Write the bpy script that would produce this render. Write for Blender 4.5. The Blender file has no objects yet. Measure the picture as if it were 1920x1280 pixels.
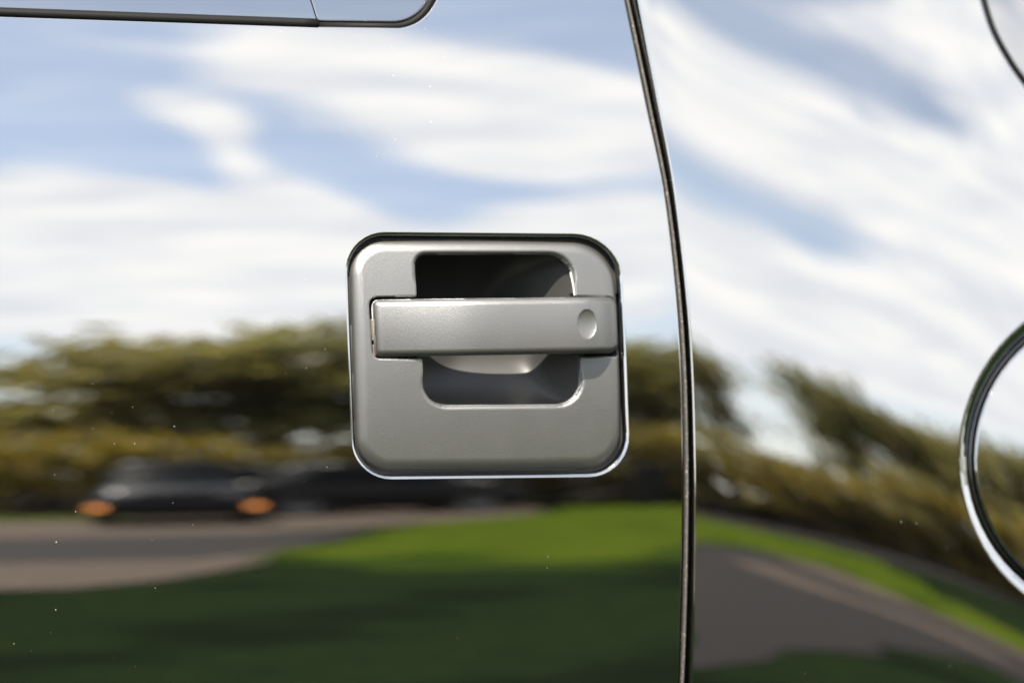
import bpy, bmesh, math, random
import numpy as np
from mathutils import Vector
from mathutils.geometry import tessellate_polygon
R = math.radians
random.seed(7); RNG = np.random.default_rng(11)
SC = bpy.context.scene
COL = SC.collection

# ------------------------------------------------------------------ camera, sky, sun, exposure
Z0 = 0.98                                   # height of the door handle above the ground
TH = R(16.0); DIST = 1.36; LENS = 85.0
FW = np.array([math.sin(TH), math.cos(TH), 0.]); RT = np.array([math.cos(TH), -math.sin(TH), 0.]); UP = np.array([0, 0, 1.])
CAM = np.array([0, 0, Z0]) - FW * DIST
cd = bpy.data.cameras.new('camera'); cam = bpy.data.objects.new('camera', cd); COL.objects.link(cam)
cam.location = CAM; cam.rotation_euler = (R(90), 0, -TH)
cd.lens = LENS; cd.sensor_width = 36; cd.clip_start = 0.02; cd.clip_end = 2000
cd.dof.use_dof = True; cd.dof.focus_distance = 1.325; cd.dof.aperture_fstop = 4.0
SC.camera = cam

SUN_AZ = R(-25.0); SUN_EL = R(50.0)         # azimuth from the outward normal of the door (-Y) towards +X
sx, sy, sz = math.sin(SUN_AZ) * math.cos(SUN_EL), -math.cos(SUN_AZ) * math.cos(SUN_EL), math.sin(SUN_EL)
sd = bpy.data.lights.new('sun', 'SUN'); sun = bpy.data.objects.new('sun', sd); COL.objects.link(sun)
sd.energy = 5.0; sd.angle = R(0.5); sd.color = (1.0, 0.93, 0.82)
sun.rotation_euler = Vector((sx, sy, sz)).to_track_quat('Z', 'Y').to_euler()
SC.view_settings.view_transform = 'Standard'; SC.view_settings.look = 'None'
SC.view_settings.gamma = 1.0; SC.view_settings.exposure = 2.25
SC.cycles.use_denoising = True
SC.cycles.max_bounces = 8; SC.cycles.transparent_max_bounces = 8
SC.cycles.sample_clamp_indirect = 20

W = bpy.data.worlds.new('World'); SC.world = W; W.use_nodes = True
nt = W.node_tree; nt.nodes.clear()
class NT:
    """small helper for building node trees"""
    def __init__(s, tree): s.t = tree
    def n(s, kind, **kw):
        nd = s.t.nodes.new(kind)
        for k, v in kw.items(): setattr(nd, k, v)
        return nd
    def l(s, a, b): s.t.links.new(a, b)
    def m(s, op, a, b=None, c=None, clamp=False):
        nd = s.n('ShaderNodeMath', operation=op); nd.use_clamp = clamp
        for i, v in enumerate((a, b, c)):
            if v is None: continue
            if isinstance(v, (int, float)): nd.inputs[i].default_value = v
            else: s.l(v, nd.inputs[i])
        return nd.outputs[0]
    def noise(s, vec, scale, detail=4, rough=0.55, dist=0.0):
        nd = s.n('ShaderNodeTexNoise'); nd.inputs['Scale'].default_value = scale; nd.inputs['Detail'].default_value = detail
        nd.inputs['Roughness'].default_value = rough; nd.inputs['Distortion'].default_value = dist
        if vec is not None: s.l(vec, nd.inputs['Vector'])
        return nd.outputs['Fac']
    def ramp(s, fac, stops, interp='LINEAR'):
        nd = s.n('ShaderNodeValToRGB'); nd.color_ramp.interpolation = interp
        e = nd.color_ramp.elements
        while len(e) < len(stops): e.new(0.5)
        for q, (p, c) in zip(e, stops):
            q.position = p; q.color = (*c, 1) if len(c) == 3 else c
        s.l(fac, nd.inputs[0]); return nd.outputs[0]
    def sstep(s, v, a, b):
        nd = s.n('ShaderNodeMapRange', interpolation_type='SMOOTHSTEP')
        s.l(v, nd.inputs[0]); nd.inputs[1].default_value = a; nd.inputs[2].default_value = b
        return nd.outputs[0]
    def mix(s, f, a, b):
        nd = s.n('ShaderNodeMix', data_type='RGBA')
        if isinstance(f, float): nd.inputs[0].default_value = f
        else: s.l(f, nd.inputs[0])
        for i, v in ((6, a), (7, b)):
            if isinstance(v, tuple): nd.inputs[i].default_value = (*v, 1)
            else: s.l(v, nd.inputs[i])
        return nd.outputs[2]

w = NT(nt)
tc = w.n('ShaderNodeTexCoord')
sky = w.n('ShaderNodeTexSky', sky_type='NISHITA'); sky.sun_disc = False
sky.sun_elevation = SUN_EL; sky.sun_rotation = math.atan2(sx, sy) % (2 * math.pi)
sky.air_density = 1.0; sky.dust_density = 0.3; sky.ozone_density = 0.9
sep = w.n('ShaderNodeSeparateXYZ'); w.l(tc.outputs['Generated'], sep.inputs[0])
az = w.m('MULTIPLY', w.m('ARCTAN2', sep.outputs[0], w.m('MULTIPLY', sep.outputs[1], -1.0)), 180 / math.pi)
el = w.m('MULTIPLY', w.m('ARCSINE', sep.outputs[2]), 180 / math.pi)
comb = w.n('ShaderNodeCombineXYZ'); w.l(az, comb.inputs[0]); w.l(el, comb.inputs[1])
# wispy streaked noise, gently warped
warp = w.n('ShaderNodeMapping'); warp.inputs['Scale'].default_value = (0.085, 0.36, 1); warp.inputs['Rotation'].default_value = (0, 0, R(-14))
w.l(comb.outputs[0], warp.inputs[0])
wisp = w.noise(warp.outputs[0], 1.0, 3, 0.5, 0.6)
# cloud banks of this sky: azimuth, elevation, half sizes in degrees, tilt, weight
CLOUDS = [(10.8, 24.9, 5.97, 2.51, -6, 0.9),
          (14.6, 22.5, 8.28, 4.72, -19, 1.0),
          (18.7, 21.1, 6.52, 4.71, -23, 1.1),
          (17.7, 19.7, 6.41, 3.01, -13, 0.7),
          (15.9, 17.9, 3.72, 2.33, -28, 0.35),
          (7.3, 21.4, 2.77, 1.49, -18, 1.0),
          (8.3, 19.5, 2.61, 1.41, -78, 0.8),
          (2.9, 17.1, 4.62, 2.77, -6, 1.0),
          (6.1, 16.4, 3.87, 1.79, -4, 0.6),
          (10.3, 16.5, 3.53, 1.76, -42, 0.9),
          (5.3, 14.7, 8.46, 3.18, 0, 0.8),
          (6.0, 12.3, 10.41, 4.38, 0, 1.0),
          (5.2, 9.5, 11.08, 3.58, -1, 1.0),
          (13.9, 13.0, 8.67, 3.62, -1, 0.9),
          (14.5, 9.9, 8.6, 3.62, -2, 0.9),
          (19.2, 15.3, 4.75, 2.34, 12, 0.8),
          (19.9, 12.2, 4.82, 4.55, 72, 0.9),
          (4.9, 25.3, 3.62, 0.79, -10, 0.35),
          (6.9, 22.9, 3.81, 1.39, 1, 0.35),
          (2.0, 22.2, 3.03, 1.68, 23, 0.35),
          (36.9, 20.3, 3.92, 2.39, 58, 0.9),
          (36.6, 20.0, 7.5, 3.61, 33, 1.0),
          (41.6, 18.8, 11.76, 4.99, 0, 1.0),
          (48.5, 17.5, 13.95, 4.74, 1, 1.1),
          (54.9, 20.3, 8.23, 2.61, -5, 0.4),
          (44.1, 25.9, 10.56, 1.81, 5, 0.38),
          (50.7, 24.9, 11.84, 2.5, -7, 0.25),
          (30.2, 10.7, 6.99, 2.95, 47, 0.9),
          (34.7, 11.1, 8.71, 4.29, 6, 1.0),
          (41.5, 11.1, 11.43, 4.18, 5, 1.0),
          (48.8, 14.3, 12.53, 3.11, 0, 0.6),
          (42.6, 8.9, 10.21, 3.54, 4, 0.9),
          (31.6, 7.4, 7.25, 2.32, 2, 0.8)]
acc = None
for (ca, ce, ra, re_, tilt, amp) in CLOUDS:
    mp = w.n('ShaderNodeMapping', vector_type='TEXTURE')
    mp.inputs['Location'].default_value = (ca, ce, 0); mp.inputs['Rotation'].default_value = (0, 0, R(tilt)); mp.inputs['Scale'].default_value = (ra, re_, 1)
    w.l(comb.outputs[0], mp.inputs[0])
    gr = w.n('ShaderNodeTexGradient', gradient_type='SPHERICAL'); w.l(mp.outputs[0], gr.inputs[0])
    v = w.m('MULTIPLY', gr.outputs['Fac'], amp)
    acc = v if acc is None else w.m('ADD', acc, v)
# the same kind of cloud drifts over the rest of the sky
mp = w.n('ShaderNodeMapping', vector_type='TEXTURE'); mp.inputs['Location'].default_value = (22, 13, 0); mp.inputs['Scale'].default_value = (46, 32, 1)
w.l(comb.outputs[0], mp.inputs[0])
gr = w.n('ShaderNodeTexGradient', gradient_type='SPHERICAL'); w.l(mp.outputs[0], gr.inputs[0])
outside = w.sstep(gr.outputs['Fac'], 0.45, 0.05)
big = w.noise(tc.outputs['Generated'], 2.2, 5, 0.55, 0.4)
other = w.m('MULTIPLY', w.sstep(big, 0.42, 0.62), outside)
body = w.m('ADD', w.m('ADD', acc, other), w.m('MULTIPLY', w.m('SUBTRACT', wisp, 0.5), 0.95))
cov = w.sstep(body, 0.16, 0.78)
lowhaze = w.m('MULTIPLY', w.sstep(el, 13.0, 3.0), 0.55)
cov = w.m('MAXIMUM', cov, lowhaze)
cov = w.m('ADD', w.m('MULTIPLY', cov, 0.68), 0.32)   # thin veil of high cloud everywhere
shade = w.noise(warp.outputs[0], 1.7, 4, 0.5, 0.3)
ccol = w.mix(w.sstep(shade, 0.3, 0.7), (6.8, 6.95, 7.3), (8.9, 8.75, 8.45))
col = w.mix(w.m('MULTIPLY', cov, 0.97), sky.outputs[0], ccol)
bg = w.n('ShaderNodeBackground'); bg.inputs['Strength'].default_value = 0.12; w.l(col, bg.inputs['Color'])
out = w.n('ShaderNodeOutputWorld'); w.l(bg.outputs[0], out.inputs['Surface'])

# ------------------------------------------------------------------ body shape (metres; y = -depth)
RV = 1.8; ZC = Z0 - 0.131; XG = 0.11
def Wd(x, z):                                # door skin
    return -(z - ZC) ** 2 / (2 * RV) - x ** 2 / 24.
def Wf(x, z):                                # rear side panel, its crest sinks towards the rear
    t = np.clip(x - XG, -0.06, 0.26); s = -(0.018 + 0.13 * t + 1.45 * t * t)
    s = s - np.maximum(x - XG - 0.26, 0) * 0.88
    return 0.001 - 0.03 * (x - XG) + 0.068 * np.maximum(z - ZC + .03, 0) ** 2 * np.exp(-np.maximum(x - XG + .02, -.05) / 0.05) - (z - ZC - s) ** 2 / (2 * RV) - x ** 2 / 24. - 0.001 * np.exp(-np.maximum(x - XG + .02, -.05) / 0.03)
def ray(px, py):
    a = (np.asarray(px, float) - 960) / 1920 * 36 / LENS; b = -(np.asarray(py, float) - 640) / 1920 * 36 / LENS
    d = FW + a[..., None] * RT + b[..., None] * UP
    return d
def at(px, py, Wn=Wd, h=0.0):                # a point of the photograph measured onto the body -> metres
    d = ray(px, py); y = np.zeros(d.shape[:-1])
    for _ in range(8):
        t = (y - CAM[1]) / d[..., 1]; p = CAM + t[..., None] * d
        y = -(Wn(p[..., 0], p[..., 2]) + h)
    return p
def fillet(pts, n=9):
    """polygon of (px,py,r) -> rounded outline in photo units"""
    out = []; m = len(pts)
    for i in range(m):
        p = np.array(pts[i][:2], float); r = pts[i][2] if len(pts[i]) > 2 else 0
        if r <= 0: out.append(p); continue
        a = np.array(pts[i - 1][:2], float) - p; b = np.array(pts[(i + 1) % m][:2], float) - p
        la, lb = np.linalg.norm(a), np.linalg.norm(b); a /= la; b /= lb
        ang = math.acos(max(-1, min(1, float(a @ b)))); t = min(r / math.tan(ang / 2), la * .98, lb * .98); r = t * math.tan(ang / 2)
        c = p + (a + b) / np.linalg.norm(a + b) * (r / math.sin(ang / 2))
        s0 = p + a * t - c; s1 = p + b * t - c
        a0 = math.atan2(s0[1], s0[0]); a1 = math.atan2(s1[1], s1[0])
        while a1 - a0 > math.pi: a1 -= 2 * math.pi
        while a1 - a0 < -math.pi: a1 += 2 * math.pi
        for k in range(n + 1):
            q = a0 + (a1 - a0) * k / n; out.append(c + r * np.array([math.cos(q), math.sin(q)]))
    return np.array(out)
def outline(pts, Wn=Wd, n=9):
    f = fillet(pts, n); p = at(f[:, 0], f[:, 1], Wn); return p[:, [0, 2]]
def spline(pts, n=12):
    P = np.array(pts, float); P = np.vstack([2 * P[0] - P[1], P, 2 * P[-1] - P[-2]]); o = []
    for i in range(1, len(P) - 2):
        for k in range(n):
            t = k / n; a, b, c, d = P[i - 1:i + 3]
            o.append(.5 * (2 * b + (c - a) * t + (2 * a - 5 * b + 4 * c - d) * t * t + (3 * b - a - 3 * c + d) * t ** 3))
    o.append(P[-2]); return np.array(o)

class Poly:
    """signed distance to a closed outline, positive inside"""
    def __init__(s, pts, invert=False):
        s.p = np.asarray(pts); s.q = np.roll(s.p, -1, 0); s.inv = invert
    def ev(s, x, z):
        x = x.ravel(); z = z.ravel(); D = np.full(x.shape, 1e9); gx = np.zeros_like(x); gz = np.zeros_like(x); ins = np.zeros(x.shape, bool)
        for (ax, az_), (bx, bz) in zip(s.p, s.q):
            ex, ez = bx - ax, bz - az_; L = ex * ex + ez * ez
            if L < 1e-16: continue
            t = np.clip(((x - ax) * ex + (z - az_) * ez) / L, 0, 1)
            dx = x - ax - t * ex; dz = z - az_ - t * ez; d = dx * dx + dz * dz
            k = d < D; D[k] = d[k]; gx[k] = dx[k]; gz[k] = dz[k]
            c = ((az_ > z) != (bz > z))
            if abs(ez) > 1e-15:
                ins ^= c & (x < ex * (z - az_) / ez + ax)
        D = np.sqrt(D); nn = np.maximum(D, 1e-12); gx /= nn; gz /= nn
        sg = np.where(ins != s.inv, 1., -1.)
        return D * sg, gx * sg, gz * sg

def link(o, parent=None):
    COL.objects.link(o)
    if parent is not None: o.parent = parent
    return o
def mesh_obj(name, verts, faces, mat, parent=None, smooth=True, normals=None):
    me = bpy.data.meshes.new(name)
    verts = np.asarray(verts, np.float32)
    if isinstance(faces, np.ndarray):
        nf, k = faces.shape
        me.vertices.add(len(verts)); me.vertices.foreach_set('co', verts.ravel())
        me.loops.add(nf * k); me.loops.foreach_set('vertex_index', faces.astype(np.int32).ravel())
        me.polygons.add(nf); me.polygons.foreach_set('loop_start', np.arange(0, nf * k, k, dtype=np.int32))
        me.update(calc_edges=True)
    else:
        me.from_pydata([tuple(v) for v in verts], [], faces)
    me.validate()
    if smooth: me.polygons.foreach_set('use_smooth', np.ones(len(me.polygons), bool))
    if normals is not None: me.normals_split_custom_set_from_vertices(np.asarray(normals, np.float32))
    me.materials.append(mat); me.update()
    return link(bpy.data.objects.new(name, me), parent)

def sheet(name, xs, zs, polys, H, mat, parent, wall=0.006, band=None):
    """height-field panel cut to the intersection of outlines; polys = [(Poly, roll width, roll depth)], width/depth may be functions of (x,z).
    H(x,z) gives outward depth. Edges roll over and carry a wall, normals are exact."""
    X, Z = np.meshgrid(xs, zs); nx, nz = len(xs), len(zs); x = X.ravel().copy(); z = Z.ravel().copy()
    cell = np.minimum(np.repeat(np.gradient(xs)[None, :], nz, 0), np.repeat(np.gradient(zs)[:, None], nx, 1)).ravel()
    band = isinstance(band, bool) and [band] * len(polys) or band
    def dist(x, z):
        D = np.full(x.shape, 1e9); gx = np.zeros_like(x); gz = np.zeros_like(x)
        for q, (P, rw, _) in enumerate(polys):
            d, a, b = P.ev(x, z)
            if band and band[q]: d = d - rw
            k = d < D; D[k] = d[k]; gx[k] = a[k]; gz[k] = b[k]
        return D, gx, gz
    if polys:
        D, gx, gz = dist(x, z)
        ins = D > 0
        I = np.arange(nx * nz).reshape(nz, nx)
        F = np.stack([I[:-1, :-1], I[:-1, 1:], I[1:, 1:], I[1:, :-1]], -1).reshape(-1, 4)
        F = F[(ins[F].sum(1) >= 2)]
        used = np.zeros(nx * nz, bool); used[F.ravel()] = True
        mv = used & (D < 0.25 * cell)
        for _ in range(2):
            d, a, b = dist(x[mv], z[mv]); x[mv] -= d * a; z[mv] -= d * b
    else:
        I = np.arange(nx * nz).reshape(nz, nx)
        F = np.stack([I[:-1, :-1], I[:-1, 1:], I[1:, 1:], I[1:, :-1]], -1).reshape(-1, 4)
        used = np.ones(nx * nz, bool)
    remap = -np.ones(nx * nz, int); remap[used] = np.arange(used.sum()); F = remap[F]; x = x[used]; z = z[used]
    e = 2e-5
    h = H(x, z); hx = (H(x + e, z) - H(x - e, z)) / (2 * e); hz = (H(x, z + e) - H(x, z - e)) / (2 * e)
    for q, (P, rw, rd) in enumerate(polys):
        if band and band[q]: continue
        d, a, b = P.ev(x, z); d = np.maximum(d, 0)
        rw_ = rw(x, z) if callable(rw) else rw; rd_ = rd(x, z) if callable(rd) else rd
        u = np.clip(1 - d / rw_, 0, 1)
        h = h - rd_ * (1 - np.sqrt(np.maximum(1 - u * u, 0)))
        sl = np.where(u > 0, rd_ / rw_ * u / np.sqrt(np.maximum(1 - u * u, 0.012)), 0)
        hx = hx + sl * a; hz = hz + sl * b
    N = np.stack([-hx, -np.ones_like(hx), -hz], -1); N /= np.linalg.norm(N, axis=1, keepdims=True)
    V = np.stack([x, -h, z], -1)
    # drop collapsed cells, then a wall along every open edge
    E = np.concatenate([F[:, [0, 1]], F[:, [1, 2]], F[:, [2, 3]], F[:, [3, 0]]]); key = np.sort(E, 1)
    _, inv, cnt = np.unique(key[:, 0].astype(np.int64) * len(x) + key[:, 1], return_inverse=True, return_counts=True)
    B = E[cnt[inv] == 1]
    bv = np.unique(B.ravel()); m = -np.ones(len(x), int); m[bv] = np.arange(len(bv)); n0 = len(V)
    nb = N[bv] * np.array([1, 0, 1]); nb /= np.maximum(np.linalg.norm(nb, axis=1, keepdims=True), 1e-6)
    top = V[bv]; bot = V[bv] + np.array([0, wall, 0])
    if polys:
        WF = np.stack([B[:, 1], B[:, 0], n0 + m[B[:, 0]], n0 + m[B[:, 1]]], -1)
        if not band: V = np.vstack([V, bot]); N = np.vstack([N, nb]); F = np.vstack([F, WF])
    for q, (P, rw, rd) in enumerate(polys):          # a lofted roll along each exact edge, then the return flange behind it
        if not (band and band[q]): continue
        L = []
        for a_, b_ in zip(P.p, P.q):
            nseg = max(1, int(np.linalg.norm(b_ - a_) / .0012))
            if np.linalg.norm(b_ - a_) > .3: nseg = 12
            L += [a_ + (b_ - a_) * i / nseg for i in range(nseg)]
        L = np.array(L); T = np.roll(L, -1, 0) - np.roll(L, 1, 0); T /= np.maximum(np.linalg.norm(T, axis=1, keepdims=True), 1e-12)
        Nn = np.stack([-T[:, 1], T[:, 0]], 1); c = L[len(L) // 3] ; i3 = len(L) // 3
        tst = P.ev(np.array([c[0] + Nn[i3, 0] * 2e-4]), np.array([c[1] + Nn[i3, 1] * 2e-4]))[0][0]
        if tst < 0: Nn = -Nn
        ok = np.ones(len(L), bool)
        for q2, (P2, _, _) in enumerate(polys):
            if q2 != q: ok &= P2.ev(L[:, 0], L[:, 1])[0] > -.003
        ok &= (L[:, 0] > xs[0] - .001) & (L[:, 0] < xs[-1] + .001) & (L[:, 1] > zs[0] - .001) & (L[:, 1] < zs[-1] + .001)
        rings = [(rw + .0004, 2e-5, 0.)] + [(rw * (1 - math.sin(t)), rd * (1 - math.cos(t)), t) for t in np.linspace(0, math.pi / 2, 9)] + [(0., rd + wall, math.pi / 2)]
        b0 = len(V); nl = len(L)
        for off, dep, t in rings:
            p = L + Nn * off; hh_ = H(p[:, 0], p[:, 1])
            gx_ = (H(p[:, 0] + e, p[:, 1]) - H(p[:, 0] - e, p[:, 1])) / (2 * e); gz_ = (H(p[:, 0], p[:, 1] + e) - H(p[:, 0], p[:, 1] - e)) / (2 * e)
            nv = np.stack([-gx_, -np.ones(nl), -gz_], -1); nv /= np.linalg.norm(nv, axis=1, keepdims=True)
            side_ = np.stack([-Nn[:, 0], np.zeros(nl), -Nn[:, 1]], -1)
            nn2 = nv * math.cos(t) + side_ * math.sin(t); nn2 /= np.linalg.norm(nn2, axis=1, keepdims=True)
            V = np.vstack([V, np.stack([p[:, 0], -(hh_ - dep), p[:, 1]], -1)]); N = np.vstack([N, nn2])
        ii = np.arange(nl); jj = (ii + 1) % nl; g_ = ok[ii] & ok[jj]; ii = ii[g_]; jj = jj[g_]
        for r_ in range(len(rings) - 1):
            a_ = b0 + r_ * nl; b_ = a_ + nl
            Q = np.stack([a_ + ii, a_ + jj, b_ + jj, b_ + ii], -1)
            # wind like the sheet: face normal along the vertex normals
            v0 = V[Q[:, 0]]; fn = np.cross(V[Q[:, 1]] - v0, V[Q[:, 3]] - v0); flip = (fn * N[Q[:, 0]]).sum(1) < 0
            Q[flip] = Q[flip][:, ::-1]; F = np.vstack([F, Q])
    return mesh_obj(name, V, F, mat, parent, True, N)

def tube(name, path, prof, mat, parent, out=None, closed=False, caps=True):
    """sweep a profile [(a,b)] along a path of 3-d points; a runs sideways in the body plane, b outward (-Y)"""
    P = np.asarray(path); n = len(P); k = len(prof); V = []
    T = np.gradient(P, axis=0) if not closed else (np.roll(P, -1, 0) - np.roll(P, 1, 0))
    T /= np.linalg.norm(T, axis=1, keepdims=True); O = np.array([0, -1., 0])
    S = np.cross(T, O); S /= np.linalg.norm(S, axis=1, keepdims=True); O2 = np.cross(S, T)
    for i in range(n):
        for a, b in prof: V.append(P[i] + S[i] * a + O2[i] * b)
    F = []
    for i in range(n if closed else n - 1):
        j = (i + 1) % n
        for q in range(k):
            F.append((i * k + q, i * k + (q + 1) % k, j * k + (q + 1) % k, j * k + q))
    if caps and not closed: F += [tuple(range(k))[::-1], tuple(range((n - 1) * k, n * k))]
    o = mesh_obj(name, V, F, mat, parent, True)
    bm = bmesh.new(); bm.from_mesh(o.data); bmesh.ops.recalc_face_normals(bm, faces=bm.faces); bm.to_mesh(o.data); bm.free()
    return o
def half_round(wd, ht, n=10):
    return [(wd / 2 * math.cos(math.pi * i / n), ht * math.sin(math.pi * i / n)) for i in range(n + 1)] + [(-wd / 2, -0.004), (wd / 2, -0.004)]
def box_verts(c, s):
    c = np.array(c); s = np.array(s) / 2
    V = [c + s * np.array(k) for k in ((-1, -1, -1), (1, -1, -1), (1, 1, -1), (-1, 1, -1), (-1, -1, 1), (1, -1, 1), (1, 1, 1), (-1, 1, 1))]
    return V, [(0, 3, 2, 1), (4, 5, 6, 7), (0, 1, 5, 4), (1, 2, 6, 5), (2, 3, 7, 6), (3, 0, 4, 7)]
def bevelled_box(name, c, s, mat, parent=None, bev=0.01, seg=2, top=1.0):
    V, F = box_verts((0, 0, 0), s)
    V = [v * np.array([top, top, 1]) if v[2] > 0 else v for v in V]
    bm = bmesh.new(); vs = [bm.verts.new(v) for v in V]
    for f in F: bm.faces.new([vs[i] for i in f])
    bmesh.ops.bevel(bm, geom=bm.edges[:], offset=bev, segments=seg, affect='EDGES', profile=0.5)
    bmesh.ops.translate(bm, verts=bm.verts, vec=Vector(c))
    me = bpy.data.meshes.new(name); bm.to_mesh(me); bm.free(); me.materials.append(mat)
    return link(bpy.data.objects.new(name, me), parent)

# ------------------------------------------------------------------ materials
def mat(name, color=(.5, .5, .5), rough=.5, metal=0., ior=1.5, **kw):
    m = bpy.data.materials.new(name); m.use_nodes = True
    b = m.node_tree.nodes['Principled BSDF']
    b.inputs['Base Color'].default_value = (*color, 1); b.inputs['Roughness'].default_value = rough
    b.inputs['Metallic'].default_value = metal; b.inputs['IOR'].default_value = ior
    for k, v in kw.items(): b.inputs[k].default_value = v
    return m
def nodes(m): return NT(m.node_tree), m.node_tree.nodes['Principled BSDF']

# black lacquer: clear, glossy, a little dust and the faint waviness of sprayed paint
PAINT = mat('black_lacquer', (.0004, .0004, .0004), .012, 0., 2.6)
k, b = nodes(PAINT); t = k.n('ShaderNodeTexCoord'); oc = t.outputs['Object']
fl_ = k.n('ShaderNodeMapping'); fl_.inputs['Rotation'].default_value = (R(-90), 0, 0); k.l(oc, fl_.inputs[0])
vo = k.n('ShaderNodeTexVoronoi', feature='F1', voronoi_dimensions='2D'); vo.inputs['Scale'].default_value = 95; vo.inputs['Randomness'].default_value = 1; k.l(fl_.outputs[0], vo.inputs['Vector'])
sepc = k.n('ShaderNodeSeparateColor'); k.l(vo.outputs['Color'], sepc.inputs[0])
sz_ = k.m('MULTIPLY', k.m('POWER', sepc.outputs[0], 4.0), 0.030)
pat = k.sstep(k.noise(oc, 5, 2), 0.46, 0.66)
keep = k.m('MULTIPLY', k.m('GREATER_THAN', sepc.outputs[1], 0.30), pat)
dust = k.m('MULTIPLY', k.m('LESS_THAN', vo.outputs['Distance'], sz_), keep)
film = k.m('MULTIPLY', k.noise(oc, 14, 6, .7), 0.0012)
k.l(k.mix(dust, k.mix(film, (.0004, .0004, .0004), (.5, .47, .42)), (.14, .125, .10)), b.inputs['Base Color'])
k.l(k.m('ADD', k.m('MULTIPLY', dust, .6), 0.012), b.inputs['Roughness'])
bp = k.n('ShaderNodeBump'); bp.inputs['Strength'].default_value = 0.5; bp.inputs['Distance'].default_value = 0.000004
k.l(k.noise(oc, 260, 2, .5), bp.inputs['Height']); k.l(bp.outputs[0], b.inputs['Normal'])

# satin grey moulded plastic with a fine grain
def satin(name, c1, c2, rough, grain, ior=1.5):
    m = mat(name, c1, rough, 0., ior); k, b = nodes(m); t = k.n('ShaderNodeTexCoord'); oc = t.outputs['Object']
    g1 = k.noise(oc, 2000, 2, .5); g2 = k.noise(oc, 40, 4, .6)
    k.l(k.mix(g2, c1, c2), b.inputs['Base Color'])
    k.l(k.m('ADD', k.m('MULTIPLY', g2, .08), rough - .04), b.inputs['Roughness'])
    bp = k.n('ShaderNodeBump'); bp.inputs['Strength'].default_value = grain; bp.inputs['Distance'].default_value = 0.00035
    k.l(g1, bp.inputs['Height']); k.l(bp.outputs[0], b.inputs['Normal'])
    return m
SATIN = satin('satin_grey_plastic', (.0180, .0172, .0146), (.0225, .0214, .0184), .39, .38, 1.72)
CUPM = satin('smooth_grey_plastic', (.0125, .012, .011), (.0155, .0148, .0135), .42, .05, 1.45)
TAB = satin('dusty_tan_plastic', (.05, .040, .026), (.085, .064, .04), .65, .5)
RUBBER = satin('black_rubber', (.0022, .0022, .0021), (.0036, .0036, .0033), .60, .15, 1.17)
def dusty_rubber():
    m = mat('dusty_rubber', (.03, .03, .03), .6); k, b = nodes(m); t = k.n('ShaderNodeTexCoord'); oc = t.outputs['Object']
    n = k.noise(oc, 900, 2, .7)
    k.l(k.ramp(n, [(0.0, (.014, .0125, .011)), (.60, (.028, .025, .021)), (.73, (.22, .20, .17))]), b.inputs['Base Color'])
    return m
DUSTY = dusty_rubber()
SHADOW = mat('cavity_shade_black', (.004, .004, .004), .8)  # near-black put in for the shade inside gaps, pockets and behind parts
GLASS = mat('tinted_glass', (.003, .0035, .004), .01, 0., 2.3)
GLOSSB = mat('gloss_black_trim', (.004, .004, .004), .03, 0., 1.7)

# ------------------------------------------------------------------ the truck
truck = bpy.data.objects.new('truck', None); COL.objects.link(truck)
truck['label'] = 'glossy black truck body side with satin grey door handle reflecting clouds and trees'; truck['category'] = 'truck'

def coords(lo, a, b_, hi, fine, coarse):
    """fine spacing between a and b, coarse outside"""
    l = np.arange(a, lo, -coarse)[::-1]; m_ = np.arange(a + fine, b_, fine); r = np.arange(b_, hi, coarse)
    return np.concatenate([l, m_, r])

door_edge = spline([(1085, -420), (1130, -200), (1173, 0), (1214, 200), (1245, 350), (1264, 500), (1276, 650), (1281, 800), (1281, 1000), (1273, 1280), (1255, 1600), (1225, 2000), (1200, 2400)], 8)
side_edge = spline([(1112, -420), (1157, -200), (1196, 0), (1234, 200), (1262, 350), (1281, 500), (1294, 650), (1300, 800), (1301, 1000), (1294, 1280), (1277, 1600), (1247, 2000), (1222, 2400)], 8)
de = at(door_edge[:, 0], door_edge[:, 1], Wd)[:, [0, 2]]; se = at(side_edge[:, 0], side_edge[:, 1], Wf)[:, [0, 2]]
XL = -0.62; ZT = Z0 + 0.32; ZB = Z0 - 0.52
door_out = Poly(np.vstack([de, [[XL, ZB]], [[XL, ZT]]]))
hole_pts = [(651, 441, 68), (1159, 445, 88), (1177, 886, 70), (667, 892, 70)]
hole = Poly(outline(hole_pts), True)
win = outline([(-1100, -8, 0), (0, 30, 0), (598, 50, 0), (788, 53, 78), (858, -70, 60), (925, -420, 0), (-1100, -420, 0)])
win_cut = Poly(win, True)
WR = 0.0034
door = sheet('door', coords(XL, -0.31, 0.12, 0.16, 0.0011, 0.012), coords(ZB, Z0 - 0.205, Z0 + 0.21, ZT + .01, 0.0011, 0.012),
             [(door_out, .0012, .0014), (hole, .0021, .0028), (win_cut, .0009, .0012)], Wd, PAINT, truck, wall=0.012, band=True)
door['label'] = 'glossy black door skin left of the gap'

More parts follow.
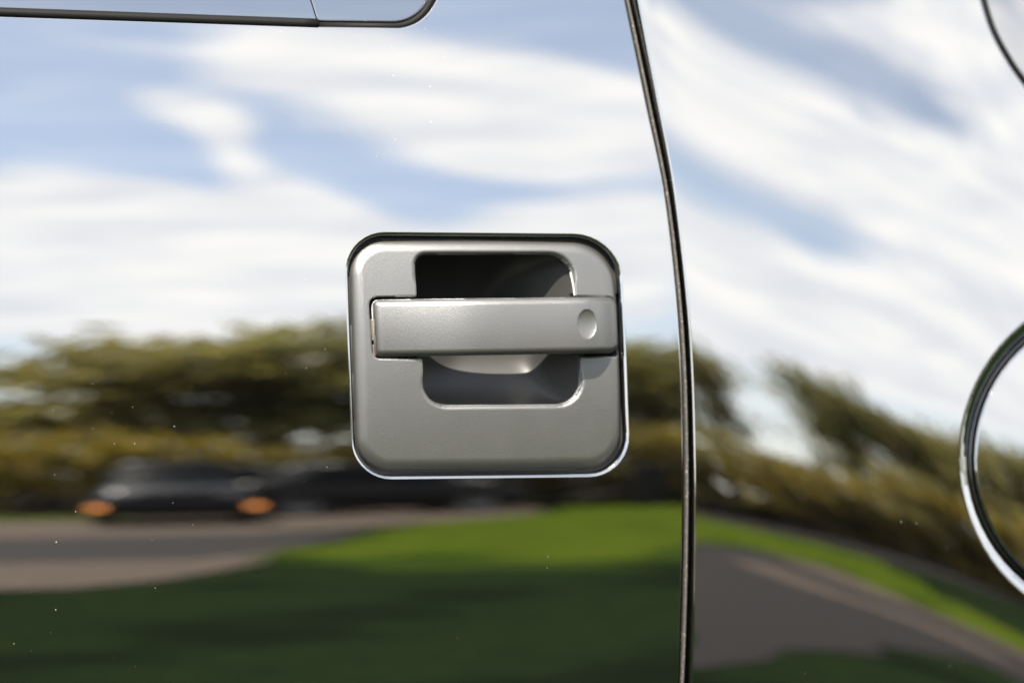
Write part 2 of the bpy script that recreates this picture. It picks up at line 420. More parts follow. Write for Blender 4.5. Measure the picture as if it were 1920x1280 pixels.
FR = 0.0305
XR = 0.72
side_out = Poly(np.vstack([[[XR, ZT]], [[XR, ZB]], se[::-1]]))
fc = (2118, 858)
ca_ = np.linspace(0, 2 * np.pi, 72, endpoint=False)
def circle(r): 
    p = at(fc[0] + r * np.cos(ca_), fc[1] + r * np.sin(ca_) , Wf); return p[:, [0, 2]]
fuel_cut = Poly(circle(294), True)
qw_pts = [(1838, -30), (1862, 50), (1890, 105), (1922, 152), (1975, 215), (2060, 290)]
qs = spline(qw_pts, 8)
qp = at(qs[:, 0], qs[:, 1], Wf)[:, [0, 2]]
q_top = at(np.array([1800.]), np.array([-420.]), Wf)[0, [0, 2]]
qwin = np.vstack([qp, [[0.62, qp[-1][1] - .03]], [[0.62, Z0 + .30]], [q_top]])
q_cut = Poly(qwin, True)
side = sheet('rear_side_panel', coords(0.05, 0.07, 0.34, XR, 0.0011, 0.012), coords(ZB, Z0 - 0.21, Z0 + 0.215, ZT + .01, 0.0011, 0.012),
             [(side_out, .0014, .0016), (fuel_cut, .0105, .0075), (q_cut, .0050, .0052)], Wf, PAINT, truck, wall=0.012, band=True)
side['label'] = 'glossy black side panel right of the gap'

# dusty rubber in the shut line
mid = (de[6:-6] * .40 + se[6:-6] * .60)
mp_ = np.array([[x, -(Wd(x, z) - .0056), z] for x, z in mid])
tube('door_seal', mp_, half_round(.0022, .0020, 6), DUSTY, truck)
back = np.array([[x, -(Wd(x, z) - .011), z] for x, z in (de[4:-4] + se[4:-4]) / 2])
tube('door_gap_shade', back, [(-.02, 0), (.02, 0), (.02, -.004), (-.02, -.004)], SHADOW, truck)

# fuel door
fd = Poly(circle(285))
fuel = sheet('fuel_door', np.arange(0.28, 0.56, .0012), np.arange(Z0 - .19, Z0 + .06, .0012), [(fd, .0016, .0022)], lambda x, z: Wf(x, z) - .0035, PAINT, truck, wall=.006, band=True)
fuel['label'] = 'round fuel door at the right edge'
ring = circle(291); rp = np.array([[x, -(Wf(x, z) - .0105), z] for x, z in ring])
tube('fuel_door_gap_shade', rp, [(-.004, 0), (.004, 0), (.004, -.003), (-.004, -.003)], SHADOW, fuel, closed=True)
ring2 = circle(288); rp2 = np.array([[x, -(Wf(x, z) - .0085), z] for x, z in ring2])
tube('fuel_door_rim', rp2, half_round(.0022, .0012, 6), GLOSSB, fuel, closed=True)

# rear quarter window
qb = np.vstack([qp])
qg_in = np.array([[x, -(Wf(x, z) - .006), z] for x, z in qp])
qwg = Poly(qwin)
qw = sheet('quarter_window', np.arange(0.25, .63, .006), np.arange(Z0 + .05, Z0 + .31, .006), [(qwg, .0005, .0003)], lambda x, z: Wf(x, z) - .0055, GLASS, truck, wall=.004)
tube('window_seal', np.array([[x, -(Wf(x, z) - .0050), z] for x, z in qp + np.array([.0016, .0010])]), half_round(.0046, .0026, 8), RUBBER, qw)

# door window: sliding pane, fixed corner piece, belt moulding, corner seal
jx = lambda z: at(np.array([590.]), np.array([20.]))[0, 0] + (Z0 + .19 - z) * .28
def pane(name, cut, material, dep):
    return sheet(name, np.arange(-.60, .0, .004), np.arange(Z0 + .165, Z0 + .31, .004), [(Poly(win), .0004, .0002), (Poly(cut), .0008, .0006)],
                 lambda x, z: Wd(x, z) - dep, material, truck, wall=.004)
zlo, zhi = Z0 + .10, Z0 + .34
pl = [[-.7, zlo], [jx(zlo) - .0006, zlo], [jx(zhi) - .0006, zhi], [-.7, zhi]]
pr = [[jx(zlo) + .0006, zlo], [.1, zlo], [.1, zhi], [jx(zhi) + .0006, zhi]]
pane('window_glass', np.array(pl), GLASS, .0050)['label'] = 'sliding window pane above the long belt moulding'
pane('corner_trim', np.array(pr), GLASS, .0042)['label'] = 'glossy fixed corner piece of the window'
bl = at(np.linspace(-1050, 597, 60), np.interp(np.linspace(-1050, 597, 60), [-1050, 0, 597], [-10, 24, 45]))
tube('belt_moulding', np.array([[p[0], -(Wd(p[0], p[2]) - .0022), p[2]] for p in bl]), half_round(.0064, .0036, 10), RUBBER, truck)
cs = fillet([(600, 45), (783, 47, 74), (851, -74, 40), (915, -400)], 14)
cp = at(cs[:, 0], cs[:, 1] + 3)
tube('corner_seal', np.array([[p[0], -(Wd(p[0], p[2]) - .0022), p[2]] for p in cp]), half_round(.0042, .0018, 8), RUBBER, truck)
cp2 = at(cs[:, 0] - 3, cs[:, 1] - 7)
tube('seal_bead', np.array([[p[0], -(Wd(p[0], p[2]) - .0028), p[2]] for p in cp2]), half_round(.0012, .0012, 6), GLOSSB, bpy.data.objects['corner_seal'])
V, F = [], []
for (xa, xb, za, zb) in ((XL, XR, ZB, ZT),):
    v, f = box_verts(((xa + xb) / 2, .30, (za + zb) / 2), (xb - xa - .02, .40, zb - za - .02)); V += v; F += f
mesh_obj('cab_interior_shade', V, F, SHADOW, truck, False)

# ------------------------------------------------------------------ door handle
plate_poly = Poly(outline([(654, 447, 65), (1156, 451, 85), (1173, 880, 67), (670, 886, 67)], n=14))
open_pts = [(779, 477, 20), (1071, 476, 46), (1079, 555, 3), (1154, 557, 14), (1164, 668, 10), (1088, 670, 3), (1088, 757, 44), (794, 760, 44), (791, 673, 3), (698, 672, 16), (691, 557, 16), (780, 556, 3)]
open_o = outline(open_pts, n=7)
open_cut = Poly(open_o, True)
zpx = lambda py: at(np.array([900.]), np.array([float(py)]))[0, 2]
def soft(z, a, b_):                       # wider rim where the finger pocket is
    t = np.clip((z - a) / (b_ - a), 0, 1); return t * t * (3 - 2 * t)
ztop, zbot = zpx(540), zpx(690)
xl_, xr_ = at(np.array([770.]), np.array([600.]))[0, 0], at(np.array([1100.]), np.array([600.]))[0, 0]
def rimw(x, z):
    return .0009 + .0018 * np.maximum(soft(z, ztop, ztop + .008), 1 - soft(z, zbot - .008, zbot))
H0 = .0010
def Hplate(x, z): return Wd(x, z) + .0034 - (z - Z0 + .006) ** 2 / (2 * .55) - (x + .012) ** 2 / (2 * 1.1)
xs = np.arange(-.100, .078, .0006); zs = np.arange(Z0 - .080, Z0 + .066, .0006)
handle = sheet('door_handle', xs, zs, [(plate_poly, .0078, .0058), (open_cut, rimw, rimw)], Hplate, SATIN, truck, wall=.007)
handle['label'] = 'satin grey door handle with rounded square surround'
# rubber gasket behind the surround, closing the gap to the skin
gk = outline([(652, 444, 65), (1158, 448, 85), (1175, 883, 67), (668, 889, 67)], n=14)
tube('handle_gap_shade', np.array([[x, -(Wd(x, z) - .0075), z] for x, z in gk]), [(-.004, 0), (.004, 0), (.004, -.004), (-.004, -.004)], SHADOW, handle, closed=True)
# finger cup
cup_o = outline([(764, 462, 30), (1088, 462, 50), (1102, 770, 40), (780, 773, 40)], n=10)
CXR, CXL = at(np.array([1084.]), np.array([600.]))[0, 0], at(np.array([768.]), np.array([600.]))[0, 0]
CCX, CCZ = cup_o.mean(0)[0], (cup_o[:, 1].max() + cup_o[:, 1].min()) / 2; CCA = (cup_o[:, 0].max() - cup_o[:, 0].min()) / 2 * 1.0; CCB = (cup_o[:, 1].max() - cup_o[:, 1].min()) / 2 * .995
cup_p = Poly(cup_o)
def Hcup(x, z):
    u = (x - CCX) / CCA; v = (z - CCZ) / CCB; sm = np.clip((v + .27) / .42, 0, 1); sm = sm * sm * (3 - 2 * sm); su = np.clip((u - .15) / .85, 0, 1); sm = sm * (1 - su * su * (3 - 2 * su)); v = np.where(v > -.22, (v + .22) / 1.22, (v + .22) / .78); rho = np.minimum(np.abs(u) ** 6 + np.abs(v) ** 4, 1)
    dep = (.0285 + .034 * sm) * np.maximum(1 - rho ** .5, 0) ** .62
    for cap in ((CXR - x) * 1.35,):      # slanting side walls, blended in softly
        cap = np.maximum(cap, -.002); dep = -.0028 * np.log(np.exp(-dep / .0028) + np.exp(-cap / .0028))
    return Wd(x, z) - .0040 - np.maximum(dep, -.001)
sheet('finger_cup', np.arange(-.062, .046, .0008), np.arange(Z0 - .042, Z0 + .066, .0008), [(cup_p, .0002, .0001)], Hcup, CUPM, handle, wall=.001)
# slot floors left and right of the cup
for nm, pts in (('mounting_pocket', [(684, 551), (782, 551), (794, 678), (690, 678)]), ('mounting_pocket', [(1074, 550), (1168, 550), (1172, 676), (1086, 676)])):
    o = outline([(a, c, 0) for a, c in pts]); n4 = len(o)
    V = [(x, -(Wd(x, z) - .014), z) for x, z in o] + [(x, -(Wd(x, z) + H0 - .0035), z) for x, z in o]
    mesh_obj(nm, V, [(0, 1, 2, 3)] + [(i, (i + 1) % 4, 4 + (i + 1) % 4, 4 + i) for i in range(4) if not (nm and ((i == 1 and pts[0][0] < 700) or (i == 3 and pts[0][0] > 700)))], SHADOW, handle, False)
# pull lever
XP = lambda px: at(np.array([float(px)]), np.array([610.]))[0, 0]
lev_o = outline([(698, 562, 11), (1156, 557, 17), (1160, 661, 18), (705, 669, 14)], n=8)
hx_ = np.array([680, 698, 740, 780, 810, 840, 870, 900, 940, 1000, 1060, 1086, 1100, 1114, 1127, 1139, 1149, 1165]); hh = np.array([2.4, 2.9, 5.0, 8.0, 11.0, 13.8, 15.5, 16.3, 16.6, 16.6, 16.7, 16.4, 15.4, 13.2, 10.0, 6.4, 3.4, 1.6]) / 1000
hs = np.array([XP(a) for a in hx_])
def pchip(xq, X, Y):
    h = np.diff(X); dl = np.diff(Y) / h; m = np.zeros(len(X)); m[0] = dl[0]; m[-1] = dl[-1]
    for i in range(1, len(X) - 1):
        if dl[i - 1] * dl[i] > 0: m[i] = 2 * dl[i - 1] * dl[i] / (dl[i - 1] + dl[i])
    i = np.clip(np.searchsorted(X, xq) - 1, 0, len(h) - 1); t = (xq - X[i]) / h[i]
    return (2 * t ** 3 - 3 * t * t + 1) * Y[i] + (t ** 3 - 2 * t * t + t) * h[i] * m[i] + (3 * t * t - 2 * t ** 3) * Y[i + 1] + (t ** 3 - t * t) * h[i] * m[i + 1]
DX, DZ = XP(1085), zpx(607)
xf = np.linspace(hs[0], hs[-1], 500); hf = pchip(xf, hs, hh)
for _ in range(3):
    hf = np.convolve(np.pad(hf, 9, 'edge'), np.hanning(21)[1:-1] / np.hanning(21)[1:-1].sum(), 'valid')
def Hbase(x): return np.interp(x, xf, hf)
def Hlever(x, z):
    rho = ((x - DX) / .0060) ** 2 + ((z - DZ) / .0084) ** 2
    return Wd(x, z) + Hbase(x) - (z - Z0 - .0072) ** 2 / (2 * .13) - .0019 * np.clip(1 - rho, 0, 1) ** .8
lev = sheet('pull_handle', np.arange(-.085, .068, .00045), np.arange(Z0 - .014, Z0 + .028, .00045), [(Poly(lev_o), .0040, .0036)], Hlever, SATIN, handle, wall=.0052)
lev['label'] = 'satin grey pull lever with an oval dimple at its right end'
# back of the lever
sheet('lever_back_shade', np.arange(-.085, .068, .0015), np.arange(Z0 - .014, Z0 + .028, .0015), [(Poly(lev_o), .0003, .0002)], lambda x, z: Wd(x, z) + Hbase(x) - .0081, SHADOW, lev.parent, wall=.0004)
# hinge tabs seen in the gap at the lever's left end
for (x0, x1, y0, y1, dp) in ((692, 706, 598, 639, .004), (693, 712, 646, 668, .0055)):
    a = at(np.array([float(x0), float(x1)]), np.array([float(y0), float(y1)]))
    bevelled_box('hinge_tab', ((a[0, 0] + a[1, 0]) / 2, -(Wd(a[0, 0], a[0, 2]) - dp), (a[0, 2] + a[1, 2]) / 2), (a[1, 0] - a[0, 0], .004, a[0, 2] - a[1, 2]), TAB, handle, .0006, 2)

# ------------------------------------------------------------------ the street the paint reflects
def ground_mat(name, c1, c2, scale, rough=.9, bump=0.02, c3=None):
    m = mat(name, c1, rough); k, b = nodes(m); b.inputs['Specular IOR Level'].default_value = .12 if 'lawn' not in name and 'cover' not in name else 0.0; t = k.n('ShaderNodeTexCoord'); oc = t.outputs['Object']
    n1 = k.noise(oc, scale, 6, .65); n2 = k.noise(oc, scale * .08, 3, .5)
    cc = k.mix(k.sstep(n1, .35, .65), c1, c2)
    if c3: cc = k.mix(k.sstep(n2, .45, .65), cc, c3)
    k.l(cc, b.inputs['Base Color'])
    bp = k.n('ShaderNodeBump'); bp.inputs['Strength'].default_value = .6; bp.inputs['Distance'].default_value = bump
    k.l(n1, bp.inputs['Height']); k.l(bp.outputs[0], b.inputs['Normal'])
    return m
GRASSD = ground_mat('dark_ground_cover', (.010, .018, .007), (.016, .026, .010), 9, .9, .04, (.007, .012, .006))  # grass with the shade near the truck painted into its dark colour
LAWN = ground_mat('bright_lawn', (.052, .078, .007), (.080, .105, .011), 12, .9, .02, (.035, .060, .006))
MIDLAWN = ground_mat('half_shade_lawn', (.026, .046, .008), (.040, .062, .010), 12, .9, .02, (.020, .036, .008))  # in-between green, fades the bright lawn into the painted shade
ASPH = ground_mat('asphalt', (.013, .0108, .0102), (.021, .0172, .0160), 30, .85, .004)
PAVE = ground_mat('sandy_paving', (.064, .047, .034), (.105, .079, .058), 8, .9, .004)
EARTH = ground_mat('leaf_litter', (.030, .022, .014), (.055, .04, .022), 5, .95, .03)

def flat(name, pts, z, m, rag=0):
    if rag:                                     # jittered, uneven edge
        g = random.Random(len(pts)); o_ = []
        for (x0, y0), (x1, y1) in zip(pts, pts[1:] + pts[:1]):
            n_ = min(40, max(1, int(math.hypot(x1 - x0, y1 - y0) / .35)))
            for i in range(n_):
                o_.append((x0 + (x1 - x0) * i / n_ + g.uniform(-rag, rag), y0 + (y1 - y0) * i / n_ + g.uniform(-rag, rag)))
        pts = o_
    tri = tessellate_polygon([[Vector((x, y, 0)) for x, y in pts]]); F = []
    for a, b_, c in tri:
        ar = (pts[b_][0] - pts[a][0]) * (pts[c][1] - pts[a][1]) - (pts[b_][1] - pts[a][1]) * (pts[c][0] - pts[a][0])
        if abs(ar) > 1e-7: F.append((a, b_, c) if ar > 0 else (a, c, b_))
    me = bpy.data.meshes.new(name); me.from_pydata([(x, y, z) for x, y in pts], [], F); me.materials.append(m); me.update()
    o = link(bpy.data.objects.new(name, me)); o['kind'] = 'structure'; return o
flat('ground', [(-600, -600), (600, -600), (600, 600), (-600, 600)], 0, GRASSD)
flat('woodland_floor', [(-90, -27.5), (4, -27.5), (12, -38), (60, -40), (90, -200), (-90, -200)], .012, EARTH)
flat('road', [(-60, -17), (2.4, -17), (3.6, -17.4), (2.9, -15.2), (1.9, -12.6), (1.2, -11.4), (-60, -11.2)], .004, ASPH)
flat('footpath', [(-60, -11.0), (1.2, -11.4), (1.95, -12.7), (1.5, -10.6), (.75, -8.9), (.25, -8.3), (-60, -7.6)], .008, PAVE)
flat('footpath', [(-60, -26), (4.6, -26.6), (9, -36.5), (18, -54), (24, -66), (21, -66), (14.5, -49), (7.3, -24.0), (4.9, -20.2), (4.2, -19.2), (2.4, -17.1), (-60, -16.6)], .008, PAVE)
flat('lawn', [(1.9, -11.6), (2.7, -10.2), (3.3, -9.7), (4.6, -11.6), (6.2, -14.3), (7.6, -14.6), (7.7, -13.0), (6.7, -9.9), (7.1, -8.0), (8.4, -7.2), (8.6, -10.2), (8.8, -12.2), (12.3, -19.6), (11.4, -23.0), (10.2, -26), (13.4, -36), (20, -52), (26, -66), (24, -66), (18, -53), (11.8, -36.2), (7.5, -24.4), (4.9, -20.3), (3.6, -16.8), (2.5, -13.9), (1.95, -12.5)], .012, LAWN, .22)
flat('lawn', [(1.5, -10.2), (2.3, -8.8), (3.3, -8.7), (4.1, -10.2), (5, -12.2), (3.4, -13), (1.9, -12.0)], .0095, MIDLAWN, .35)
flat('lawn', [(-60, -33), (-60, -26.2), (2.2, -26.4), (2.0, -31)], .016, LAWN)
flat('driveway', [(1.7, -4.0), (2.9, -7.0), (3.9, -9.6), (4.8, -11.6), (6.2, -14.0), (7.5, -14.4), (7.6, -13), (6.6, -9.9), (6.9, -7.5), (9, -6), (9, -4.6), (6, -5), (4.6, -6.3), (3.5, -5.7), (2.7, -4.8)], .006, ASPH, .12)
flat('road', [(10.8, -25.0), (12.2, -22.2), (13.5, -20.5), (22, -24), (60, -34), (60, -40), (14, -36.5)], .015, ASPH, .12)
flat('kerb_strip', [(7.5, -13.0), (6.9, -13.1), (6.1, -9.9), (6.3, -7.5), (6.9, -7.5), (6.6, -9.8)], .014, PAVE)
flat('kerb_strip', [(6.0, -11.6), (5.5, -11.5), (5.0, -9.0), (5.1, -7.0), (5.6, -7.0), (5.4, -9.0)], .014, PAVE)

def leaf_mat(name, c1, c2):
    m = mat(name, c1, .6); k, b = nodes(m)
    oi = k.n('ShaderNodeTexCoord'); n = k.noise(oi.outputs['Object'], 1.4, 3)
    k.l(k.mix(k.sstep(n, .35, .65), c1, c2), b.inputs['Base Color'])
    tr = k.n('ShaderNodeBsdfTranslucent'); tr.inputs[0].default_value = (c2[0] * 1.3, c2[1] * 1.3, c2[2], 1)
    mx = k.n('ShaderNodeMixShader'); mx.inputs[0].default_value = .45
    o = m.node_tree.nodes['Material Output']; k.l(b.outputs[0], mx.inputs[1]); k.l(tr.outputs[0], mx.inputs[2]); k.l(mx.outputs[0], o.inputs[0])
    return m
OLIVE = leaf_mat('olive_leaves', (.16, .145, .05), (.24, .21, .075))
GREEN = leaf_mat('mid_green_leaves', (.125, .13, .045), (.19, .18, .06))
YELLOW = leaf_mat('yellow_leaves', (.15, .118, .014), (.22, .165, .02))
BARK = ground_mat('bark', (.035, .028, .02), (.07, .055, .04), 14, .95, .03)

def leaves_mesh(name, n, size, rx, rz, clumps, m, seed, hole=0.45):
    g = np.random.default_rng(seed)
    cc = g.normal(size=(clumps, 3)); cc /= np.linalg.norm(cc, axis=1, keepdims=True); cc *= (g.uniform(.25, .92, (clumps, 1)))
    cr = g.uniform(.16, .34, clumps)
    i = g.integers(0, clumps, n); off = g.normal(size=(n, 3)) * np.array([1.05, 1.05, .32])
    P = (cc[i] + off * cr[i][:, None]) * np.array([rx, rx, rz])
    a = g.normal(size=(n, 3)); a /= np.linalg.norm(a, axis=1, keepdims=True); bb = g.normal(size=(n, 3)); bb = np.cross(a, bb); bb /= np.linalg.norm(bb, axis=1, keepdims=True)
    s = g.uniform(.6, 1.3, (n, 1)) * size
    V = np.stack([P - a * s * .5, P + bb * s * .3, P + a * s * .5, P - bb * s * .3], 1).reshape(-1, 3)
    F = np.arange(4 * n).reshape(n, 4)
    me = bpy.data.meshes.new(name); me.from_pydata(V.tolist(), [], F.tolist()); me.materials.append(m); return me
def limb_mesh(name, h, r, seed, limbs=6, spread=1.6):
    g = random.Random(seed); bm = bmesh.new()
    def cone(a, b_, r0, r1):
        a = Vector(a); b_ = Vector(b_); q = (b_ - a).to_track_quat('Z', 'Y'); ring0 = []; ring1 = []
        for i in range(8):
            t = i / 8 * 2 * math.pi; o = Vector((math.cos(t), math.sin(t), 0))
            ring0.append(bm.verts.new(a + q @ (o * r0))); ring1.append(bm.verts.new(b_ + q @ (o * r1)))
        for i in range(8): bm.faces.new((ring0[i], ring0[(i + 1) % 8], ring1[(i + 1) % 8], ring1[i]))
        bm.faces.new(ring1); bm.faces.new(ring0[::-1])
    mid_ = (g.uniform(-.15, .15), g.uniform(-.15, .15), h * .5); top = (mid_[0] + g.uniform(-.2, .2), mid_[1], h)
    cone((0, 0, -.05), mid_, r, r * .75); cone(mid_, top, r * .75, r * .3)
    for i in range(limbs):
        t = g.uniform(.45, .95); p = (mid_[0] * t, mid_[1] * t, h * t); an = g.uniform(0, 6.28); L = g.uniform(.6, 1) * spread
        cone(p, (p[0] + math.cos(an) * L, p[1] + math.sin(an) * L, p[2] + L * g.uniform(.4, .9)), r * .35, r * .1)
    me = bpy.data.meshes.new(name); bm.to_mesh(me); bm.free(); me.materials.append(BARK)
    for p in me.polygons: p.use_smooth = True
    return me
CROWNS = [leaves_mesh('crown', 2300, .40, 2.6, 2.7, 30, m, 20 + i) for i, m in enumerate((OLIVE, GREEN, OLIVE))]
TRUNKS = [limb_mesh('trunk', 4.6, .20, 5 + i) for i in range(3)]
def pos(a, d): return (d * math.sin(R(a)), -d * math.cos(R(a)))
def tree(a, d, h, wdt, i, label):
    r = link(bpy.data.objects.new('tree', None)); r.location = (*pos(a, d), 0); s = h / 6.7
    r['label'] = label; r['category'] = 'tree'; r['group'] = 'trees reflected in the black paint'
    t = link(bpy.data.objects.new('trunk', TRUNKS[i % 3]), r); t.scale = (s, s, s)
    c = link(bpy.data.objects.new('crown', CROWNS[i % 3]), r); c.location = (0, 0, 4.5 * s); c.scale = (wdt / 2.6 * .5, wdt / 2.6 * .5, s); c.rotation_euler = (0, 0, a * 1.7 + i)
TREES = [(-7, 42, 5.6, 5, 'low olive tree left of everything the door reflects'),
         (1.0, 42, 5.2, 6.0, 'low olive tree at the left edge of the door reflection'),
         (5.0, 40, 7.1, 9.5, 'wide olive tree reflected above the left amber indicator'),
         (9.0, 41, 7.5, 10.0, 'wide olive tree reflected above the right amber indicator'),
         (13.2, 39, 7.4, 9.5, 'wide olive tree reflected just left of the handle surround'),
         (17.2, 40, 7.2, 8.5, 'wide olive tree reflected behind the door handle'),
         (21.2, 41, 6.5, 5.0, 'tree reflected in the strip between handle and door gap'),
         (23.6, 40, 6.6, 4.4, 'tree reflected at the edge of the side panel beside the gap'),
         (26.6, 38, 6.3, 2.3, 'slim tree reflected left of the bright sky tongue on the side panel'),
         (29.3, 39, 2.6, 2.8, 'low bushy tree reflected under the bright sky tongue on the side panel'),
         (32.5, 38, 6.5, 2.7, 'tree reflected right of the bright sky tongue on the side panel'),
         (35.8, 40, 5.9, 7.0, 'wide tree reflected midway across the side panel'),
         (39.8, 40, 5.6, 7.0, 'wide tree reflected beside the fuel door'),
         (45, 42, 6.2, 8.0, 'wide tree reflected in the fuel door'),
         (52, 44, 6.4, 7.5, 'tree right of everything the panel reflects')]
for j, (a, d, h, wdt, lab) in enumerate(TREES): tree(a, d, h, wdt, j, lab)
SHR = [leaves_mesh('foliage', 1100, .24, 1.5, 1.15, 16, m, 60 + i) for i, m in enumerate((YELLOW, YELLOW, OLIVE))]
def added_woods():                             # unseen tree belt, added and sized to shape rim and lever reflections, one mass
    V, F, M, n0 = [], [], [], 0
    for j in range(28):
        a = 58 + j * 8.6
        if a > 290: break
        tall = 1.5 if a > 240 else .6 if a < 110 else 1.0
        s = (7.4 + (j * 5) % 4 * .6) * tall / 6.7; wd_ = 9.0 * tall / 5.2; px, py = pos(a, 46 + (j * 7) % 9); ca, sa = math.cos(a * 1.7 + j), math.sin(a * 1.7 + j)
        for me, sc, dz, mi in ((CROWNS[j % 3], (wd_, wd_, s), 4.5 * s, 0), (TRUNKS[j % 3], (s, s, s), 0, 1)):
            co = np.zeros(len(me.vertices) * 3); me.vertices.foreach_get('co', co); co = co.reshape(-1, 3) * np.array(sc)
            V.append(np.stack([px + co[:, 0] * ca - co[:, 1] * sa, py + co[:, 0] * sa + co[:, 1] * ca, co[:, 2] + dz], -1))
            for p in me.polygons: F.append(tuple(v + n0 for v in p.vertices)); M.append(mi)
            n0 += len(co)
    o = mesh_obj('added_woods', np.vstack(V), F, OLIVE, None, False); o.data.materials.append(BARK)
    o.data.polygons.foreach_set('material_index', M); o['kind'] = 'stuff'
added_woods()
STEM = limb_mesh('stem', 1.3, .06, 77, 7, .8)
SHRUBS = [(-4.0, 32.3, 1.16, 1, 'yellow green shrub reflected far left on the door'),
          (-1.2, 32.8, 1.18, 1, 'yellow green shrub reflected left of the door'),
          (1.5, 33.7, 1.02, 2, 'olive shrub reflected left on the door above the cars'),
          (4.2, 31.5, 1.25, 0, 'yellow green shrub reflected above the left indicator'),
          (7.0, 32.4, 1.07, 1, 'yellow green shrub reflected above the dark car'),
          (9.8, 35.0, 1.14, 1, 'yellow green shrub reflected above the right indicator'),
          (12.5, 34.4, 1.14, 0, 'yellow green shrub reflected right of the dark car'),
          (15.2, 33.7, 1.05, 1, 'yellow green shrub reflected left of the handle'),
          (18.0, 33.7, 1.26, 2, 'olive shrub reflected below left of the handle'),
          (20.8, 33.3, 1.22, 0, 'yellow green shrub reflected behind the handle'),
          (23.5, 33.8, 1.02, 1, 'yellow green shrub reflected right of the handle'),
          (26.2, 34.2, 1.18, 2, 'olive shrub reflected beside the door gap'),
          (29.0, 32.6, 1.01, 0, 'yellow green shrub reflected at the side panel edge'),
          (31.8, 34.5, 1.14, 1, 'yellow green shrub reflected under the sky tongue'),
          (34.5, 34.0, 1.26, 2, 'olive shrub reflected right of the sky tongue'),
          (37.2, 34.0, 1.28, 1, 'yellow green shrub reflected midway on the side panel'),
          (40.0, 32.9, 1.24, 1, 'yellow green shrub reflected below the middle trees on the side panel'),
          (42.8, 33.1, 1.28, 2, 'olive shrub reflected left of the fuel door'),
          (45.5, 34.6, 1.03, 0, 'yellow green shrub reflected under the fuel door'),
          (48.2, 32.0, 1.07, 1, 'yellow green shrub reflected beyond the fuel door')]
for j, (a, d, s, i, lab) in enumerate(SHRUBS):
    r = link(bpy.data.objects.new('shrub', None)); r.location = (*pos(a, d), 0); r['label'] = lab; r['category'] = 'shrub'; r['group'] = 'shrubs reflected below the trees'
    link(bpy.data.objects.new('stem', STEM), r)
    c = link(bpy.data.objects.new('foliage', SHR[i]), r); c.location = (0, 0, 1.25 * s); c.scale = (s * 1.15, s * 1.15, s); c.rotation_euler = (0, 0, j * 1.3)

# low brush closing the view under the trees
def brush():
    g = np.random.default_rng(91); n = 15000; a = np.radians(g.uniform(-14, 60, n)); d = g.uniform(36.5, 38.5, n); hgt = 1.15 + .35 * np.sin(a * 23) + .25 * np.sin(a * 61 + 1)
    P = np.stack([d * np.sin(a), -d * np.cos(a), g.uniform(0, 1, n) ** .8 * hgt], -1)
    A = g.normal(size=(n, 3)); A /= np.linalg.norm(A, axis=1, keepdims=True); B_ = np.cross(A, g.normal(size=(n, 3))); B_ /= np.linalg.norm(B_, axis=1, keepdims=True)
    s = g.uniform(.16, .34, (n, 1)); V = np.stack([P - A * s * .5, P + B_ * s * .4, P + A * s * .5, P - B_ * s * .4], 1).reshape(-1, 3)
    o = mesh_obj('undergrowth', V, np.arange(4 * n).reshape(n, 4), leaf_mat('brown_brush', (.030, .022, .012), (.055, .042, .02)), None, False)
    o['kind'] = 'stuff'
brush()
# parked cars
CARP = {'dark': mat('dark_car_paint', (.006, .006, .007), .35, 0, 1.25), 'grey': mat('grey_car_paint', (.05, .055, .06), .3, .0, 1.3)}
CGLASS = mat('car_glass', (.01, .012, .014), .5, 0, 1.06); TYRE = mat('tyre_rubber', (.015, .015, .015), .8); RIM = mat('wheel_metal', (.12, .12, .12), .4, 1.)
AMB = mat('amber_lamp', (.8, .25, .03), .2); AMB.node_tree.nodes['Principled BSDF'].inputs['Emission Color'].default_value = (1, .38, .10, 1); AMB.node_tree.nodes['Principled BSDF'].inputs['Emission Strength'].default_value = 1.15
CLEAR = mat('headlamp_glass', (.10, .10, .11), .15)
def loft(name, secs, m, parent):
    V = [p for s in secs for p in s]; k_ = len(secs[0]); F = []
    for i in range(len(secs) - 1):
        for q in range(k_): F.append((i * k_ + q, i * k_ + (q + 1) % k_, (i + 1) * k_ + (q + 1) % k_, (i + 1) * k_ + q))
    F += [tuple(range(k_)), tuple(range((len(secs) - 1) * k_, len(secs) * k_))[::-1]]
    o = mesh_obj(name, V, F, m, parent, True)
    bm = bmesh.new(); bm.from_mesh(o.data); bmesh.ops.recalc_face_normals(bm, faces=bm.faces); bm.to_mesh(o.data); bm.free()
    return o
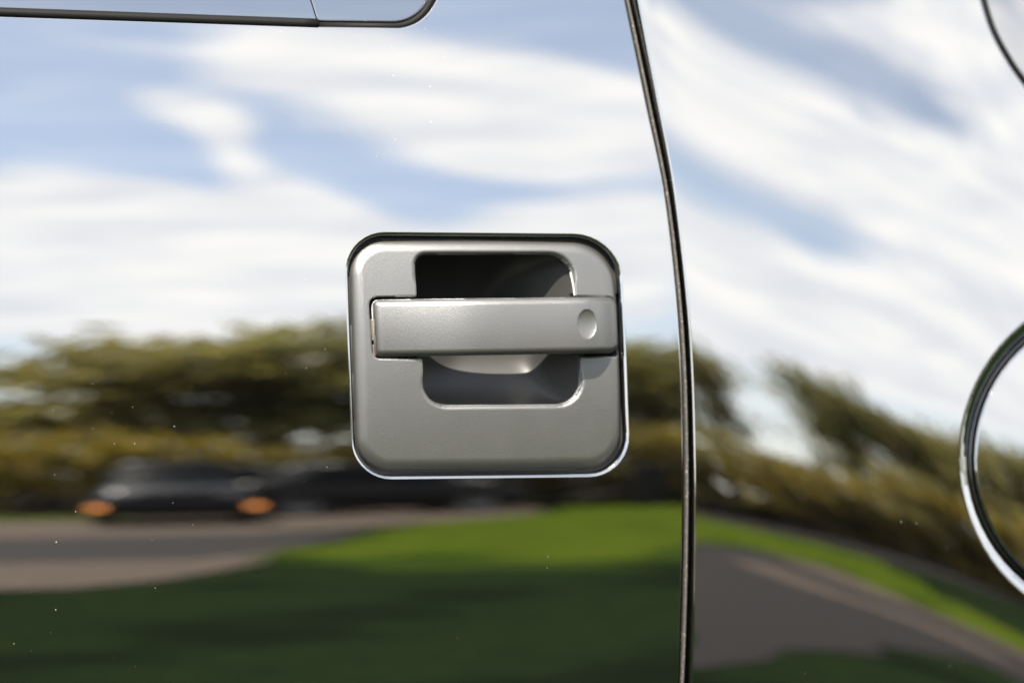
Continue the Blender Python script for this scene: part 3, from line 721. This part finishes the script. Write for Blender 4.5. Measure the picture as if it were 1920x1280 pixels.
def car(loc, rz, paint, label, lamps):
    root = link(bpy.data.objects.new('parked_car', None)); root['label'] = label; root['category'] = 'car'; root['group'] = 'cars reflected in the door'
    def sec(y, wd_, z0_, z1_, rr):
        return [(x * wd_, y, z0_ + (z1_ - z0_) * q) for x, q in ((-.46, 0), (.46, 0), (.5, .25), (.5, .62), (.46, .9), (.38, 1), (-.38, 1), (-.46, .9), (-.5, .62), (-.5, .25))]
    loft('body', [sec(y, w_, a, b_, .1) for y, w_, a, b_ in ((-2.2, 1.45, .30, .62), (-2.12, 1.66, .22, .74), (-1.7, 1.8, .2, .86), (-.9, 1.82, .2, .95), (.0, 1.82, .2, .97), (1.3, 1.82, .2, .98), (1.95, 1.74, .22, .95), (2.2, 1.5, .34, .86))], CARP[paint], root)
    cb = loft('cabin', [[(x * w_, y, z) for x in (-.5, .5)] + [(.5 * w_ * t, y2, z2), (-.5 * w_ * t, y2, z2)] for y, z, w_, y2, z2, t in ((-1.0, .93, 1.62, -.98, .95, .95), (-.35, .95, 1.66, -.3, 1.40, .8), (.3, .95, 1.66, .3, 1.46, .78), (.95, .96, 1.64, .9, 1.38, .8), (1.55, .96, 1.5, 1.5, .97, .9))], CGLASS, root)
    loft('roof', [[(x * w_, y, z) for x in (-.5, .5)] + [(.46 * w_, y, z + .05), (-.46 * w_, y, z + .05)] for y, z, w_ in ((-.34, 1.37, 1.30), (.3, 1.43, 1.32), (.92, 1.35, 1.28))], CARP[paint], root)
    for x in (-.84, .84):
        for y in (-1.38, 1.32):
            n_ = 20; V = []; F = []
            for (dx, r_) in ((-.09, .27), (-.1, .31), (-.06, .33), (.06, .33), (.1, .31), (.09, .27)):
                V += [(x + dx, y + r_ * math.cos(t), .33 + r_ * math.sin(t)) for t in np.linspace(0, 2 * math.pi, n_, endpoint=False)]
            for i in range(5):
                for q in range(n_): F.append((i * n_ + q, i * n_ + (q + 1) % n_, (i + 1) * n_ + (q + 1) % n_, (i + 1) * n_ + q))
            wo = mesh_obj('wheel', V, F, TYRE, root)
            V = []; F = []
            for (dx, r_) in ((-.085, .27), (-.06, .22), (-.085, .06), (.085, .06), (.06, .22), (.085, .27)):
                V += [(x + dx, y + r_ * math.cos(t), .33 + r_ * math.sin(t)) for t in np.linspace(0, 2 * math.pi, n_, endpoint=False)]
            for i in range(5):
                for q in range(n_): F.append((i * n_ + q, i * n_ + (q + 1) % n_, (i + 1) * n_ + (q + 1) % n_, (i + 1) * n_ + q))
            mesh_obj('rim', V, F, RIM, wo)
    for x in (-.60, .60):
        bevelled_box('headlight', (x, -2.12, .66), (.34, .16, .12), CLEAR, root, .03)
        if lamps: bevelled_box('indicator_lamp', (x * 1.42, -2.06, .42), (.24, .16, .11), AMB, root, .03)
    bevelled_box('bumper', (0, -2.17, .40), (1.60, .18, .22), CARP[paint], root, .05)
    root.location = (*loc, 0); root.rotation_euler = (0, 0, rz)
car(pos(5.8, 23.5), R(186), 'dark', 'dark car with two lit amber indicators reflected low on the door', True)
car(pos(11.6, 28), R(82), 'dark', 'dark car side on, reflected beside the amber indicators', False)
car(pos(7.6, 31), R(80), 'grey', 'grey car reflected just above the dark cars', False)
# litter bin by the path
BINM = ground_mat('dark_bin_metal', (.008, .008, .009), (.014, .013, .013), 20, .5, .001)
bn = link(bpy.data.objects.new('litter_bin', None)); bn['label'] = 'dark litter bin reflected beside the right of the handle'; bn['category'] = 'litter bin'
bn.location = (*pos(20.1, 30), 0)
bevelled_box('drum', (0, 0, .62), (.46, .46, 1.1), BINM, bn, .06, 3, 1.12)
bevelled_box('lid', (0, 0, 1.24), (.58, .58, .14), BINM, bn, .04, 3, .85)
bevelled_box('foot', (0, 0, .035), (.36, .36, .07), BINM, bn, .01)
